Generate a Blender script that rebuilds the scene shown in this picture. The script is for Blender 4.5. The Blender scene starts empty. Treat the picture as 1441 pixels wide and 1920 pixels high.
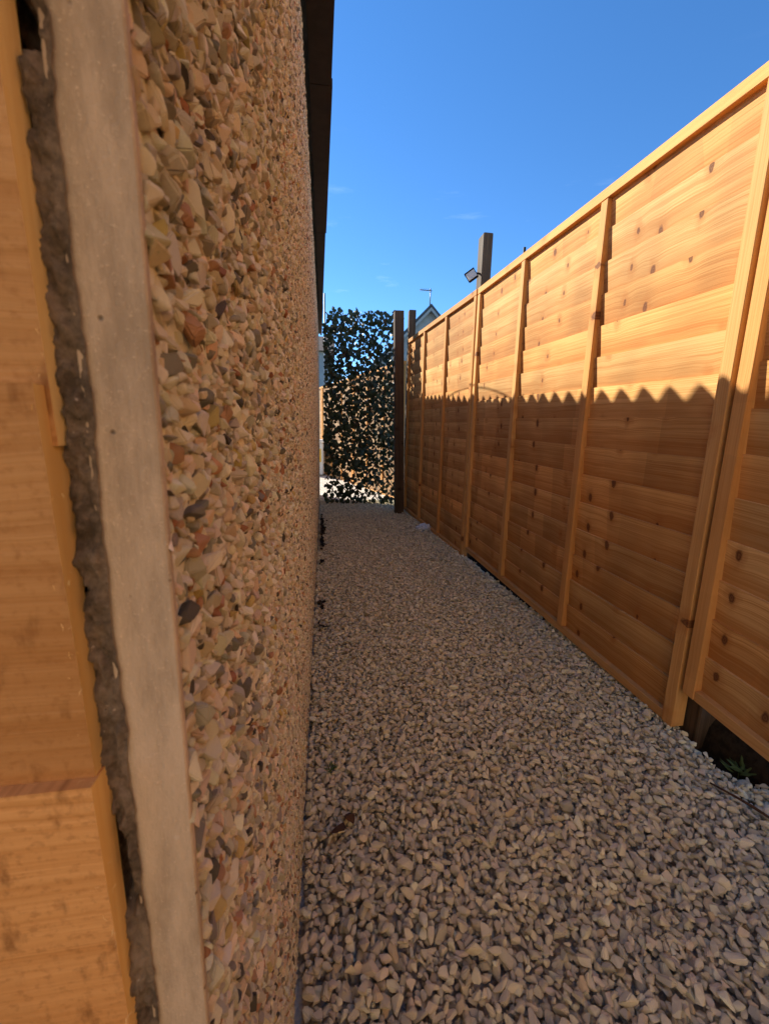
import bpy, bmesh, math, random
import numpy as np
from mathutils import Vector, Matrix, Euler, noise as mnoise

random.seed(7)
rng = np.random.default_rng(7)
S = bpy.context.scene
COL = S.collection
H = 0.885                      # eye height above the gravel; world z = 0 is the gravel surface

# ------------------------------------------------------------------ camera
cd = bpy.data.cameras.new("camera")
cam = bpy.data.objects.new("camera", cd)
COL.objects.link(cam)
AX = np.array([0.9896276, -0.00742233, 0.14346472])     # world axes seen from the camera (right, down, forward)
AY = np.array([-0.14220903, -0.19203044, 0.97103084])
AU = np.array([0.02034228, -0.9813609, -0.19109415])
right = Vector((AX[0], AY[0], AU[0])); down = Vector((AX[1], AY[1], AU[1])); fwd = Vector((AX[2], AY[2], AU[2]))
m = Matrix((right, -down, -fwd)).transposed().to_4x4()
m.translation = Vector((0, 0, H))
cam.matrix_world = m
cd.sensor_fit = 'VERTICAL'; cd.sensor_height = 36.0; cd.sensor_width = 36.0 * 0.75
cd.lens = 775 / 1920 * 36
cd.clip_start = 0.01; cd.clip_end = 500
cd.dof.use_dof = True; cd.dof.focus_distance = 1.3; cd.dof.aperture_fstop = 21.0
S.camera = cam

# ------------------------------------------------------------------ sky and sun
SUN_AZ = math.atan(1.10)                     # from the fence normal towards +Y
K = 0.95                                     # drop of a sun ray per metre towards the fence
EL = math.atan(K * math.cos(SUN_AZ))
sdir = Vector((-math.cos(SUN_AZ) * math.cos(EL), math.sin(SUN_AZ) * math.cos(EL), math.sin(EL)))
W = bpy.data.worlds.new("World"); S.world = W; W.use_nodes = True
wt = W.node_tree; wt.nodes.clear()
sky = wt.nodes.new('ShaderNodeTexSky'); sky.sky_type = 'NISHITA'; sky.sun_disc = False
sky.sun_elevation = EL; sky.sun_rotation = math.atan2(sdir.x, sdir.y)
sky.altitude = 2300; sky.air_density = 1.0; sky.dust_density = 0.0; sky.ozone_density = 4.2
bg = wt.nodes.new('ShaderNodeBackground'); bg.inputs['Strength'].default_value = 0.108
wo = wt.nodes.new('ShaderNodeOutputWorld')
hs_ = wt.nodes.new('ShaderNodeHueSaturation'); hs_.inputs['Saturation'].default_value = 1.17
# a few thin wisps of cloud low in the sky
tc_ = wt.nodes.new('ShaderNodeTexCoord'); mp_ = wt.nodes.new('ShaderNodeMapping'); mp_.inputs['Scale'].default_value = (2.2, 2.2, 15); mp_.inputs['Location'].default_value = (3.1, .4, 2.0)
nz_ = wt.nodes.new('ShaderNodeTexNoise'); nz_.inputs['Scale'].default_value = 2.3; nz_.inputs['Detail'].default_value = 7; nz_.inputs['Roughness'].default_value = .62
mr_ = wt.nodes.new('ShaderNodeMapRange'); mr_.inputs[1].default_value = .62; mr_.inputs[2].default_value = .80; mr_.inputs[3].default_value = 0; mr_.inputs[4].default_value = .28
sx_ = wt.nodes.new('ShaderNodeSeparateXYZ'); me_ = wt.nodes.new('ShaderNodeMapRange'); me_.inputs[1].default_value = .55; me_.inputs[2].default_value = .2
mu_ = wt.nodes.new('ShaderNodeMath'); mu_.operation = 'MULTIPLY'
mx_ = wt.nodes.new('ShaderNodeMix'); mx_.data_type = 'RGBA'; mx_.inputs[7].default_value = (5.2, 6.4, 7.6, 1)
L_ = wt.links.new
L_(tc_.outputs['Generated'], mp_.inputs[0]); L_(mp_.outputs[0], nz_.inputs['Vector']); L_(nz_.outputs[0], mr_.inputs[0])
L_(tc_.outputs['Generated'], sx_.inputs[0]); L_(sx_.outputs[2], me_.inputs[0]); L_(mr_.outputs[0], mu_.inputs[0]); L_(me_.outputs[0], mu_.inputs[1])
L_(mu_.outputs[0], mx_.inputs[0]); L_(sky.outputs[0], hs_.inputs['Color']); L_(hs_.outputs[0], mx_.inputs[6])
L_(mx_.outputs[2], bg.inputs['Color']); wt.links.new(bg.outputs[0], wo.inputs['Surface'])
sl = bpy.data.lights.new("sun", 'SUN'); sl.energy = 4.15; sl.angle = math.radians(0.5); sl.color = (1.0, 0.93, 0.80)
so = bpy.data.objects.new("sun", sl); COL.objects.link(so)
so.rotation_euler = sdir.to_track_quat('Z', 'Y').to_euler(); so.location = (-5, 8, 9)
S.view_settings.view_transform = 'Standard'; S.view_settings.look = 'None'
S.view_settings.exposure = 1.3; S.view_settings.gamma = 1.0; S.view_settings.use_curve_mapping = False

# ------------------------------------------------------------------ object helpers
def link(o, parent=None):
    COL.objects.link(o)
    if parent is not None:
        o.parent = parent
    return o

def tag(o, label=None, cat=None, group=None, kind=None):
    if label: o['label'] = label
    if cat: o['category'] = cat
    if group: o['group'] = group
    if kind: o['kind'] = kind
    return o

def empty(name, loc, label, cat, group=None):
    o = bpy.data.objects.new(name, None); o.location = loc; o.empty_display_size = 0.1
    link(o); return tag(o, label, cat, group)

def mesh_np(name, v, f, mat=None, smooth=False):
    me = bpy.data.meshes.new(name)
    me.from_pydata([tuple(map(float, p)) for p in v], [], [tuple(map(int, q)) for q in f])
    me.update()
    if mat: me.materials.append(mat)
    if smooth: me.polygons.foreach_set('use_smooth', [True] * len(me.polygons))
    return me

def bm_mesh(name, bm, mat, smooth=False):
    me = bpy.data.meshes.new(name); bm.to_mesh(me); bm.free()
    if mat: me.materials.append(mat)
    if smooth: me.polygons.foreach_set('use_smooth', [True] * len(me.polygons))
    return me

def ob(name, me, parent=None, loc=(0, 0, 0), rot=(0, 0, 0)):
    o = bpy.data.objects.new(name, me); o.location = loc; o.rotation_euler = rot
    return link(o, parent)

def bm_box(bm, x0, x1, y0, y1, z0, z1, shear=0.0, nx=1, jit=0.0):
    """box, sheared upwards along x, cut nx times along x"""
    ring = []
    for i in range(nx + 1):
        x = x0 + (x1 - x0) * i / nx
        j = lambda: random.uniform(-jit, jit)
        ring.append([bm.verts.new((x, y + j() * .4, z + shear * x + j())) for y, z in ((y0, z0), (y1, z0), (y1, z1), (y0, z1))])
    for a, b in zip(ring, ring[1:]):
        for k in range(4):
            bm.faces.new((a[k], a[(k + 1) % 4], b[(k + 1) % 4], b[k]))
    bm.faces.new(ring[0][::-1]); bm.faces.new(ring[-1])
    return bm

def finish(bm, bev=0.0, seg=1):
    bmesh.ops.recalc_face_normals(bm, faces=bm.faces)
    if bev:
        sharp = [e for e in bm.edges if len(e.link_faces) == 2 and e.calc_face_angle(0) > 0.6]
        bmesh.ops.bevel(bm, geom=sharp, offset=bev, segments=seg, affect='EDGES', clamp_overlap=True)
    return bm

def box_mesh(name, x0, x1, y0, y1, z0, z1, mat, bev=0.002, shear=0.0, nx=1, jit=0.0):
    bm = bmesh.new(); bm_box(bm, x0, x1, y0, y1, z0, z1, shear, nx, jit); finish(bm, bev)
    return bm_mesh(name, bm, mat)

def tube(name, pts, rad, mat, n=8, taper=1.0):
    bm = bmesh.new(); rings = []
    pts = [Vector(p) for p in pts]
    for i, p in enumerate(pts):
        t = (pts[min(i + 1, len(pts) - 1)] - pts[max(i - 1, 0)]).normalized()
        a = t.orthogonal().normalized(); b = t.cross(a)
        r = rad * (1 + (taper - 1) * i / max(1, len(pts) - 1))
        rings.append([bm.verts.new(p + (a * math.cos(q) + b * math.sin(q)) * r) for q in (2 * math.pi * k / n for k in range(n))])
    # keep the rings from twisting
    for i in range(1, len(rings)):
        r0 = rings[i - 1][0].co; k = min(range(n), key=lambda q: (rings[i][q].co - r0).length)
        rings[i] = rings[i][k:] + rings[i][:k]
    for a, b in zip(rings, rings[1:]):
        for k in range(n):
            bm.faces.new((a[k], a[(k + 1) % n], b[(k + 1) % n], b[k]))
    bm.faces.new(rings[0][::-1]); bm.faces.new(rings[-1])
    finish(bm)
    return bm_mesh(name, bm, mat, True)

# ------------------------------------------------------------------ node helpers
class NT:
    def __init__(s, name):
        s.m = bpy.data.materials.new(name); s.m.use_nodes = True
        s.t = s.m.node_tree; s.t.nodes.clear()
        s.out = s.t.nodes.new('ShaderNodeOutputMaterial')
        s.b = s.t.nodes.new('ShaderNodeBsdfPrincipled')
        s.t.links.new(s.b.outputs[0], s.out.inputs[0])
    def set(s, sock, v):
        if hasattr(v, 'is_output') or isinstance(v, bpy.types.NodeSocket): s.t.links.new(v, sock)
        else:
            if sock.type == 'RGBA' and len(v) == 3: v = (*v, 1)
            sock.default_value = v
    def n(s, typ, ins=None, **kw):
        nd = s.t.nodes.new('ShaderNode' + typ)
        for k, v in kw.items(): setattr(nd, k, v)
        for k, v in (ins or {}).items(): s.set(nd.inputs[k], v)
        return nd
    def math(s, op, a, b=None, clamp=False):
        nd = s.n('Math', operation=op, use_clamp=clamp); s.set(nd.inputs[0], a)
        if b is not None: s.set(nd.inputs[1], b)
        return nd.outputs[0]
    def comb(s, x, y, z): return s.n('CombineXYZ', {0: x, 1: y, 2: z}).outputs[0]
    def noise(s, vec, scale, detail=3, rough=.55, dist=0.0, out=0):
        nd = s.n('TexNoise', {'Scale': scale, 'Detail': detail, 'Roughness': rough, 'Distortion': dist})
        if vec is not None: s.t.links.new(vec, nd.inputs['Vector'])
        return nd.outputs[out]
    def ramp(s, fac, stops):
        nd = s.n('ValToRGB'); s.set(nd.inputs[0], fac); e = nd.color_ramp.elements
        while len(e) < len(stops): e.new(0.5)
        for el, (p, c) in zip(e, stops):
            el.position = p; el.color = (*c, 1) if len(c) == 3 else c
        return nd.outputs[0]
    def rng(s, v, a, b, c, d, smooth=True):
        nd = s.n('MapRange', {'Value': v, 'From Min': a, 'From Max': b, 'To Min': c, 'To Max': d})
        if smooth: nd.interpolation_type = 'SMOOTHSTEP'
        return nd.outputs[0]
    def mix(s, f, a, b, blend='MIX'):
        nd = s.n('Mix', data_type='RGBA', blend_type=blend, clamp_factor=True)
        s.set(nd.inputs[0], f); s.set(nd.inputs[6], a); s.set(nd.inputs[7], b)
        return nd.outputs[2]
    def bump(s, h, strength=.5, dist=.002, prev=None):
        nd = s.n('Bump', {'Height': h, 'Strength': strength, 'Distance': dist})
        if prev is not None: s.t.links.new(prev, nd.inputs['Normal'])
        return nd.outputs[0]
    def obj(s): return s.n('TexCoord').outputs['Object']
    def done(s, color, rough=.8, normal=None, spec=.3):
        s.set(s.b.inputs['Base Color'], color); s.set(s.b.inputs['Roughness'], rough)
        s.b.inputs['Specular IOR Level'].default_value = spec
        if normal is not None: s.t.links.new(normal, s.b.inputs['Normal'])
        return s.m

def timber(name, axis='X', light=(.64, .30, .072), dark=(.50, .205, .042), knot=(.12, .038, .013), knots=True, bright=.16, kscale=6.0, grad=0.0, smudge=0.0):
    t = NT(name)
    sep = t.n('SeparateXYZ', {0: t.obj()})
    L, C, D = {'X': (0, 2, 1), 'Z': (2, 0, 1)}[axis]
    L, C, D = sep.outputs[L], sep.outputs[C], sep.outputs[D]
    info = t.n('ObjectInfo'); rnd = info.outputs['Random']
    run = t.n('Attribute', attribute_type='OBJECT', attribute_name='run').outputs['Fac']
    off = t.math('MULTIPLY', rnd, 61.0)
    # knots sit in columns down a run of boards cut one after another from the same log
    jx = t.math('MULTIPLY_ADD', rnd, .12); jx.node.inputs[2].default_value = -.06
    vx = t.math('ADD', t.math('MULTIPLY', L, kscale), t.math('ADD', t.math('MULTIPLY', run, 13.7), jx))
    vy = t.math('ADD', t.math('MULTIPLY', C, kscale * .62), t.math('MULTIPLY', run, 5.13))
    wob = t.noise(t.comb(t.math('MULTIPLY', L, 60.), t.math('MULTIPLY', C, 60.), off), 1.0, 2)
    wob2 = t.noise(t.comb(t.math('ADD', t.math('MULTIPLY', L, 26.), off), t.math('MULTIPLY', C, 22.), 0.0), 1.0, 3, .6)
    vor = t.n('TexVoronoi', {'Vector': t.comb(vx, vy, 0.0), 'Scale': 1.0}, voronoi_dimensions='2D')
    d = t.math('ADD', vor.outputs['Distance'], t.math('MULTIPLY', t.math('SUBTRACT', wob, .5), .075))
    pick = t.n('SeparateColor', {0: vor.outputs['Color']})
    thr = t.rng(pick.outputs[0], 0, 1, .006, .095, False)
    kn = t.math('SUBTRACT', 1.0, t.rng(t.math('DIVIDE', d, thr), .65, 1.1, 0, 1))
    gw = t.rng(d, 0.0, .42, 1.0, 0.0)
    C2 = t.math('ADD', C, t.math('MULTIPLY', gw, .007))
    streak = t.noise(t.comb(t.math('ADD', t.math('MULTIPLY', L, 2.2), off), t.math('MULTIPLY', C2, 250.), t.math('MULTIPLY', D, 90.)), 1.0, 4, .65)
    band = t.noise(t.comb(t.math('ADD', t.math('MULTIPLY', L, .9), off), t.math('MULTIPLY', C2, 46.), t.math('MULTIPLY', D, 20.)), 1.0, 2, .5)
    blk = t.n('TexVoronoi', {'Vector': t.comb(t.math('ADD', t.math('MULTIPLY', L, 5.2), t.math('ADD', t.math('MULTIPLY', run, 17.0), t.math('MULTIPLY', rnd, .55))), t.math('MULTIPLY', C, .6), 0.0), 'Scale': 1.0}, voronoi_dimensions='2D')
    blkc = t.n('SeparateColor', {0: blk.outputs['Color']}).outputs[1]
    sheen = t.math('MULTIPLY', t.math('MULTIPLY', t.rng(blkc, .35, .75, 0, 1), t.rng(t.math('FRACT', t.math('MULTIPLY', run, 2.7)), .35, .6, 0, 1)), bright * .85)  # saw-cut sheen painted into the colour as pale blocks
    fig = t.noise(t.comb(t.math('ADD', t.math('MULTIPLY', L, 5.5), t.math('MULTIPLY', run, 17.0)), t.math('ADD', t.math('MULTIPLY', C2, 3.0), t.math('MULTIPLY', rnd, .35)), 0.0), 1.0, 1, .5)
    g = t.math('ADD', t.math('MULTIPLY', streak, .7), t.math('MULTIPLY', band, .3))
    col = t.mix(t.rng(g, .33, .63, 0, 1), dark, light)
    if grad:                                   # board colour darkens unevenly towards its lower edge
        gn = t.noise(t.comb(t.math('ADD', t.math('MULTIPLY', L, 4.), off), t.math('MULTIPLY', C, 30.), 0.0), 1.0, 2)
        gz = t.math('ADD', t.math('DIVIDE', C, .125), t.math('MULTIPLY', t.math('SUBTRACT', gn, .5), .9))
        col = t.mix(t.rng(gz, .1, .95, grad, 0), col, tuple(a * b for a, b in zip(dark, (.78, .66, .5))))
    val = t.math('ADD', t.math('ADD', sheen, t.rng(fig, .3, .7, 1 - bright * .5, 1 + bright * .4)), t.math('MULTIPLY', t.math('SUBTRACT', rnd, .5), .32))
    col = t.mix(1.0, col, t.n('CombineColor', {0: val, 1: val, 2: val}).outputs[0], 'MULTIPLY')
    hue = t.math('FRACT', t.math('MULTIPLY', rnd, 7.31))
    col = t.mix(1.0, col, t.mix(hue, (1.02, .93, .84), (.99, 1.06, 1.18)), 'MULTIPLY')
    stain = t.rng(t.math('ADD', d, t.math('MULTIPLY', t.math('SUBTRACT', wob2, .5), .28)), .03, .22, .5, 0)
    if knots:
        col = t.mix(stain, col, (dark[0] * .8, dark[1] * .62, dark[2] * .5))
        rings = t.math('MULTIPLY_ADD', t.math('SINE', t.math('MULTIPLY', d, 190.0)), .12); rings.node.inputs[2].default_value = .82
        col = t.mix(t.math('MULTIPLY', kn, rings), col, knot)
    if smudge:
        sm = t.noise(t.comb(t.math('ADD', t.math('MULTIPLY', L, 95.), off), t.math('MULTIPLY', C, 42.), 0.0), 1.0, 4, .6)
        col = t.mix(t.rng(sm, .54, .74, 0, smudge), col, (dark[0] * .42, dark[1] * .34, dark[2] * .28))
        mo = t.noise(t.comb(t.math('ADD', t.math('MULTIPLY', L, 260.), off), t.math('MULTIPLY', C, 330.), 0.0), 1.0, 3, .6)
        col = t.mix(t.rng(mo, .5, .7, 0, smudge * .45), col, (dark[0] * .6, dark[1] * .5, dark[2] * .4))
    saw = t.noise(t.comb(t.math('MULTIPLY', L, 520.), t.math('ADD', t.math('MULTIPLY', C, 14.), off), 0.0), 1.0, 1)
    nb = t.bump(saw, .12, .0006)
    nb = t.bump(t.math('ADD', streak, t.math('MULTIPLY', band, .8)), .45, .0016, nb)
    return t.done(col, .78, nb, .25)

def stone_mat(name, instanced=True, speck=1.0, tex=420.0):
    t = NT(name)
    a = t.n('Attribute', attribute_type='INSTANCER', attribute_name='col').outputs['Color']
    p = t.n('TexCoord').outputs['Object']
    info = t.n('ObjectInfo').outputs['Random']
    p2 = t.n('VectorMath', {0: p, 1: t.comb(t.math('MULTIPLY', info, 37.), t.math('MULTIPLY', info, 91.), 0.0)}, operation='ADD').outputs[0]
    n1 = t.noise(p2, tex, 4, .65); n2 = t.noise(p2, tex * .3, 3, .5, .6)
    v = t.math('ADD', t.rng(n1, .3, .7, 1 - .30 * speck, 1 + .25 * speck), t.rng(n2, .35, .65, -.18 * speck, .15 * speck))
    col = t.mix(1.0, a, t.n('CombineColor', {0: v, 1: v, 2: v}).outputs[0], 'MULTIPLY')
    nb = t.bump(t.math('ADD', n1, n2), .55, .0006)
    return t.done(col, .8, nb, .3)

def concrete(name, c0, c1, scale=60, pits=True, bumpd=.0008, streakz=False):
    t = NT(name); p = t.obj()
    if streakz:
        sp = t.n('SeparateXYZ', {0: p})
        pv = t.comb(sp.outputs[0], sp.outputs[1], t.math('MULTIPLY', sp.outputs[2], .22))
    else: pv = p
    big = t.noise(pv, scale * .25, 4, .6); mid = t.noise(pv, scale * 2.2, 5, .7); fine = t.noise(p, scale * 14, 3, .7)
    col = t.mix(t.rng(t.math('ADD', t.math('MULTIPLY', big, .55), t.math('MULTIPLY', mid, .45)), .36, .64, 0, 1), c0, c1)
    col = t.mix(t.rng(fine, .58, .72, 0, .35), col, tuple(min(1, x * 1.45) for x in c1))
    h = t.math('ADD', t.math('MULTIPLY', fine, .5), mid)
    if pits:
        v = t.n('TexVoronoi', {'Vector': p, 'Scale': scale * 2.6})
        vp = t.n('SeparateColor', {0: v.outputs['Color']}).outputs[0]
        pit = t.math('MULTIPLY', t.rng(v.outputs['Distance'], .06, .16, 1, 0), t.math('GREATER_THAN', vp, .8))
        col = t.mix(t.math('MULTIPLY', pit, .75), col, tuple(x * .22 for x in c0))
        chip = t.math('MULTIPLY', t.rng(v.outputs['Distance'], .1, .24, 1, 0), t.math('LESS_THAN', vp, .07))
        col = t.mix(t.math('MULTIPLY', chip, .6), col, (.62, .52, .42))
        h = t.math('SUBTRACT', h, t.math('MULTIPLY', pit, 1.6))
    return t.done(col, .88, t.bump(h, .5, bumpd), .2)

def plain(name, c0, c1=None, scale=30, rough=.7, bump=0.0, spec=.3, metal=0.0):
    t = NT(name); p = t.obj(); c1 = c1 or tuple(x * .7 for x in c0)
    n = t.noise(p, scale, 4, .6)
    t.b.inputs['Metallic'].default_value = metal
    return t.done(t.mix(t.rng(n, .35, .65, 0, 1), c0, c1), rough, t.bump(n, .5, bump) if bump else None, spec)

M = {}
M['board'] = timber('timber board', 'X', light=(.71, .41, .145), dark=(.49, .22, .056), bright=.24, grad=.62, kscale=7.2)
M['batten'] = timber('timber batten', 'Z', light=(.64, .325, .10), dark=(.54, .245, .065), bright=.08, kscale=4.0)
M['rail'] = timber('timber rail', 'X', light=(.66, .335, .105), dark=(.56, .255, .07), bright=.08, kscale=4.0)
M['sawn'] = timber('sawn board end', 'Z', light=(.90, .64, .26), dark=(.80, .48, .15), knots=False, bright=.1)
M['post'] = timber('old brown post', 'Z', light=(.12, .075, .042), dark=(.055, .035, .02), knot=(.03, .02, .012), bright=.15)
M['palepost'] = timber('pale weathered post', 'Z', light=(.125, .085, .05), dark=(.07, .048, .03), bright=.15)
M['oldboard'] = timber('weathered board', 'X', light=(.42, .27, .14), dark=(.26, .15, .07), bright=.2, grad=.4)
M['pebble'] = stone_mat('pebble', tex=330.0)
M['gravel'] = stone_mat('gravel stone', speck=.55, tex=260.0)
M['concrete'] = concrete('smooth concrete', (.35, .265, .18), (.62, .475, .335), 60, True, .0018, True)
M['matrix'] = concrete('render between the pebbles', (.64, .58, .42), (.76, .69, .52), 90, False, .0015)
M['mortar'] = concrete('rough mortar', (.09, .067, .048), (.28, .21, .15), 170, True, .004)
M['slab'] = concrete('old slab concrete', (.10, .085, .05), (.17, .14, .085), 60, True, .002)
M['eave'] = plain('dark brown eaves paint', (.020, .0145, .012), (.030, .021, .018), 25, .6, .001, .3)
M['dark'] = plain('dark void timber', (.012, .009, .008), None, 20, .9)  # near-black colour stands in for shade in the gap under the eaves
M['roof'] = concrete('weathered cement sheet', (.17, .16, .145), (.27, .25, .22), 14, False, .002)
M['soil'] = plain('dark soil', (.022, .016, .011), (.045, .033, .022), 55, .95, .01, .15)  # kept near black so the gap under the fence reads dark
M['leafgreen'] = plain('dark green leaf', (.014, .026, .014), (.045, .07, .028), 14, .5, 0, .4)
M['weed'] = plain('weed green', (.05, .085, .025), (.075, .11, .03), 80, .6)
M['deadleaf'] = plain('dead brown leaf', (.10, .045, .02), (.05, .025, .013), 120, .8)
M['litter'] = plain('black leaf litter', (.014, .012, .01), (.03, .022, .016), 120, .85)
M['willow'] = plain('willow slat', (.12, .075, .045), (.07, .045, .028), 80, .8)
M['blackplastic'] = plain('black plastic', (.012, .013, .014), None, 40, .45)
M['greylens'] = plain('grey lamp glass', (.74, .72, .62), (.64, .62, .54), 60, .7, 0, .15)
M['cable'] = plain('black cable', (.012, .012, .012), None, 40, .5)
M['metal'] = plain('grey metal', (.22, .23, .24), (.16, .17, .18), 40, .45, 0, .5, .6)
M['render'] = plain('pale render', (.40, .41, .40), (.34, .35, .34), 3, .9)
M['white'] = plain('white trim', (.78, .77, .74), (.7, .69, .66), 8, .6)
M['slate'] = plain('slate grey tile', (.075, .08, .085), (.11, .115, .12), 6, .8)
M['browntile'] = plain('brown tile', (.12, .085, .065), (.085, .06, .05), 6, .85)
M['glass'] = plain('dark window glass', (.03, .035, .04), None, 3, .1, 0, .6)
M['yellow'] = plain('yellow plastic', (.75, .48, .03), (.65, .40, .025), 20, .5)
M['plasticwhite'] = plain('white plastic', (.66, .70, .76), (.56, .6, .66), 60, .4)

# ------------------------------------------------------------------ rounded angular stones
def stone_mesh(name, mat, dims, planes, p, sub, seed, rough=.03):
    r = np.random.default_rng(seed)
    bm = bmesh.new(); bmesh.ops.create_icosphere(bm, subdivisions=sub, radius=1.0)
    nrm = r.normal(size=(planes, 3)); nrm /= np.linalg.norm(nrm, axis=1)[:, None]
    dist = r.uniform(.62, 1.0, planes)
    for v in bm.verts:
        u = np.array(v.co); u /= np.linalg.norm(u)
        q = np.maximum(nrm @ u, 0) / dist
        rad = (np.sum(q ** p) + 1.0 ** p * .35) ** (-1 / p)
        rad *= 1 + rough * mnoise.noise(Vector(u * 2.4 + seed))
        v.co = Vector(u * rad * np.array(dims) * .5)
    bmesh.ops.recalc_face_normals(bm, faces=bm.faces)
    return bm_mesh(name, bm, mat, True)

def chip_mesh(name, mat, dims, npt, seed, bev=.09):
    r = np.random.default_rng(seed)
    q = r.normal(size=(npt, 3)); q /= np.linalg.norm(q, axis=1)[:, None]; q *= r.uniform(.78, 1.0, (npt, 1))
    bm = bmesh.new()
    for p in q * np.array(dims) * .56: bm.verts.new(p)
    res = bmesh.ops.convex_hull(bm, input=bm.verts)
    bmesh.ops.delete(bm, geom=[v for v in bm.verts if not v.link_faces], context='VERTS')
    bmesh.ops.dissolve_limit(bm, angle_limit=.30, verts=bm.verts, edges=bm.edges)
    bmesh.ops.bevel(bm, geom=list(bm.edges), offset=bev * min(dims), segments=2, affect='EDGES', clamp_overlap=True)
    bmesh.ops.triangulate(bm, faces=bm.faces)
    for v in bm.verts:
        v.co *= 1 + .06 * mnoise.noise(v.co * 4 + Vector((seed, 0, 0)))
    bmesh.ops.recalc_face_normals(bm, faces=bm.faces)
    return bm_mesh(name, bm, mat, False)

def scatter(name, pts, rot, scl, col, pick, variants, parent=None):
    """one object whose vertices carry a stone each (geometry nodes)"""
    me = bpy.data.meshes.new(name); me.vertices.add(len(pts))
    me.vertices.foreach_set('co', np.asarray(pts, np.float32).ravel())
    for nm, typ, dat, key in (('rot', 'FLOAT_VECTOR', rot, 'vector'), ('scl', 'FLOAT_VECTOR', scl, 'vector')):
        at = me.attributes.new(nm, typ, 'POINT'); at.data.foreach_set(key, np.asarray(dat, np.float32).ravel())
    at = me.attributes.new('col', 'FLOAT_COLOR', 'POINT')
    at.data.foreach_set('color', np.concatenate([col, np.ones((len(col), 1))], 1).astype(np.float32).ravel())
    at = me.attributes.new('pick', 'INT', 'POINT'); at.data.foreach_set('value', np.asarray(pick, np.int32))
    o = ob(name, me, parent)
    vc = bpy.data.collections.new(name + ' shapes')
    for i, vm in enumerate(variants):
        vc.objects.link(bpy.data.objects.new('%s shape %02d' % (name, i), vm))
    g = bpy.data.node_groups.new(name + ' nodes', 'GeometryNodeTree')
    g.interface.new_socket('Geometry', in_out='INPUT', socket_type='NodeSocketGeometry')
    g.interface.new_socket('Geometry', in_out='OUTPUT', socket_type='NodeSocketGeometry')
    nn = g.nodes.new; gi = nn('NodeGroupInput'); go = nn('NodeGroupOutput')
    ip = nn('GeometryNodeInstanceOnPoints'); ci = nn('GeometryNodeCollectionInfo')
    ci.inputs['Collection'].default_value = vc; ci.inputs['Separate Children'].default_value = True; ci.inputs['Reset Children'].default_value = True
    ip.inputs['Pick Instance'].default_value = True
    def attr(nm, typ):
        a = nn('GeometryNodeInputNamedAttribute'); a.data_type = typ; a.inputs['Name'].default_value = nm
        return [x for x in a.outputs if x.enabled][0]
    e = nn('FunctionNodeEulerToRotation')
    L = g.links.new
    L(gi.outputs[0], ip.inputs['Points']); L(ci.outputs[0], ip.inputs['Instance'])
    L(attr('pick', 'INT'), ip.inputs['Instance Index']); L(attr('rot', 'FLOAT_VECTOR'), e.inputs[0]); L(e.outputs[0], ip.inputs['Rotation'])
    L(attr('scl', 'FLOAT_VECTOR'), ip.inputs['Scale']); L(ip.outputs[0], go.inputs[0])
    md = o.modifiers.new('stones', 'NODES'); md.node_group = g
    o['kind'] = 'stuff'
    return o

# ================================================================== THE GROUND
def sheet(name, x0, x1, y0, y1, z, mat, nx=2, ny=2, amp=0.0, fr=3.0):
    v = []; f = []
    for j in range(ny + 1):
        for i in range(nx + 1):
            x = x0 + (x1 - x0) * i / nx; y = y0 + (y1 - y0) * j / ny
            v.append((x, y, z + amp * mnoise.noise(Vector((x * fr, y * fr, 1.7)))))
    for j in range(ny):
        for i in range(nx):
            a = j * (nx + 1) + i; f.append((a, a + 1, a + nx + 2, a + nx + 1))
    return ob(name, mesh_np(name, v, f, mat, True))

tg = NT('open ground'); pg = tg.obj()
M['ground'] = tg.done(tg.mix(tg.rng(tg.noise(pg, .35, 5, .6), .4, .6, 0, 1), (.06, .075, .03), (.13, .11, .07)), .95, tg.bump(tg.noise(pg, 9, 4), .6, .02), .2)
tag(sheet('ground', -150, 150, -60, 260, -.12, M['ground'], 2, 2), kind='structure')
tag(sheet('soil', -.2, 1.6, -.6, 5.6, -.055, M['soil'], 60, 200, .02, 9.), kind='structure')
# added earth bank, blocking light behind the gap at the fence foot
bv = []; bf = []
NB = 90
for j in range(NB + 1):
    y = -.8 + 6.2 * j / NB
    for x, z in ((1.125, -.14), (1.145, .02), (1.19, .075), (1.35, .10), (3.6, .12), (3.6, -.14)):
        bv.append((x + .012 * mnoise.noise(Vector((y * 7, z * 20, 0))), y, z + (.018 * mnoise.noise(Vector((y * 9, x * 9, 4))) if z > -.1 else 0)))
for j in range(NB):
    for k in range(5):
        a = j * 6 + k; bf.append((a, a + 6, a + 7, a + 1))
tag(ob('added_earth_bank', mesh_np('added_earth_bank', bv, bf, M['soil'], True)), kind='structure')
# pale stone yard beyond the trellis
ty = NT('pale stone yard'); py_ = ty.obj()
vo = ty.n('TexVoronoi', {'Vector': py_, 'Scale': 42.0})
vc_ = ty.n('SeparateColor', {0: vo.outputs['Color']}).outputs[0]
M['yard'] = ty.done(ty.ramp(vc_, [(0, (.36, .31, .27)), (.5, (.50, .45, .39)), (1, (.62, .57, .5))]), .9,
                    ty.bump(ty.math('SUBTRACT', 1.0, vo.outputs['Distance']), .9, .012), .2)
tag(sheet('yard', -4, 1.6, 5.3, 13, -.012, M['yard'], 30, 40, .008, 2.), kind='structure')

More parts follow.
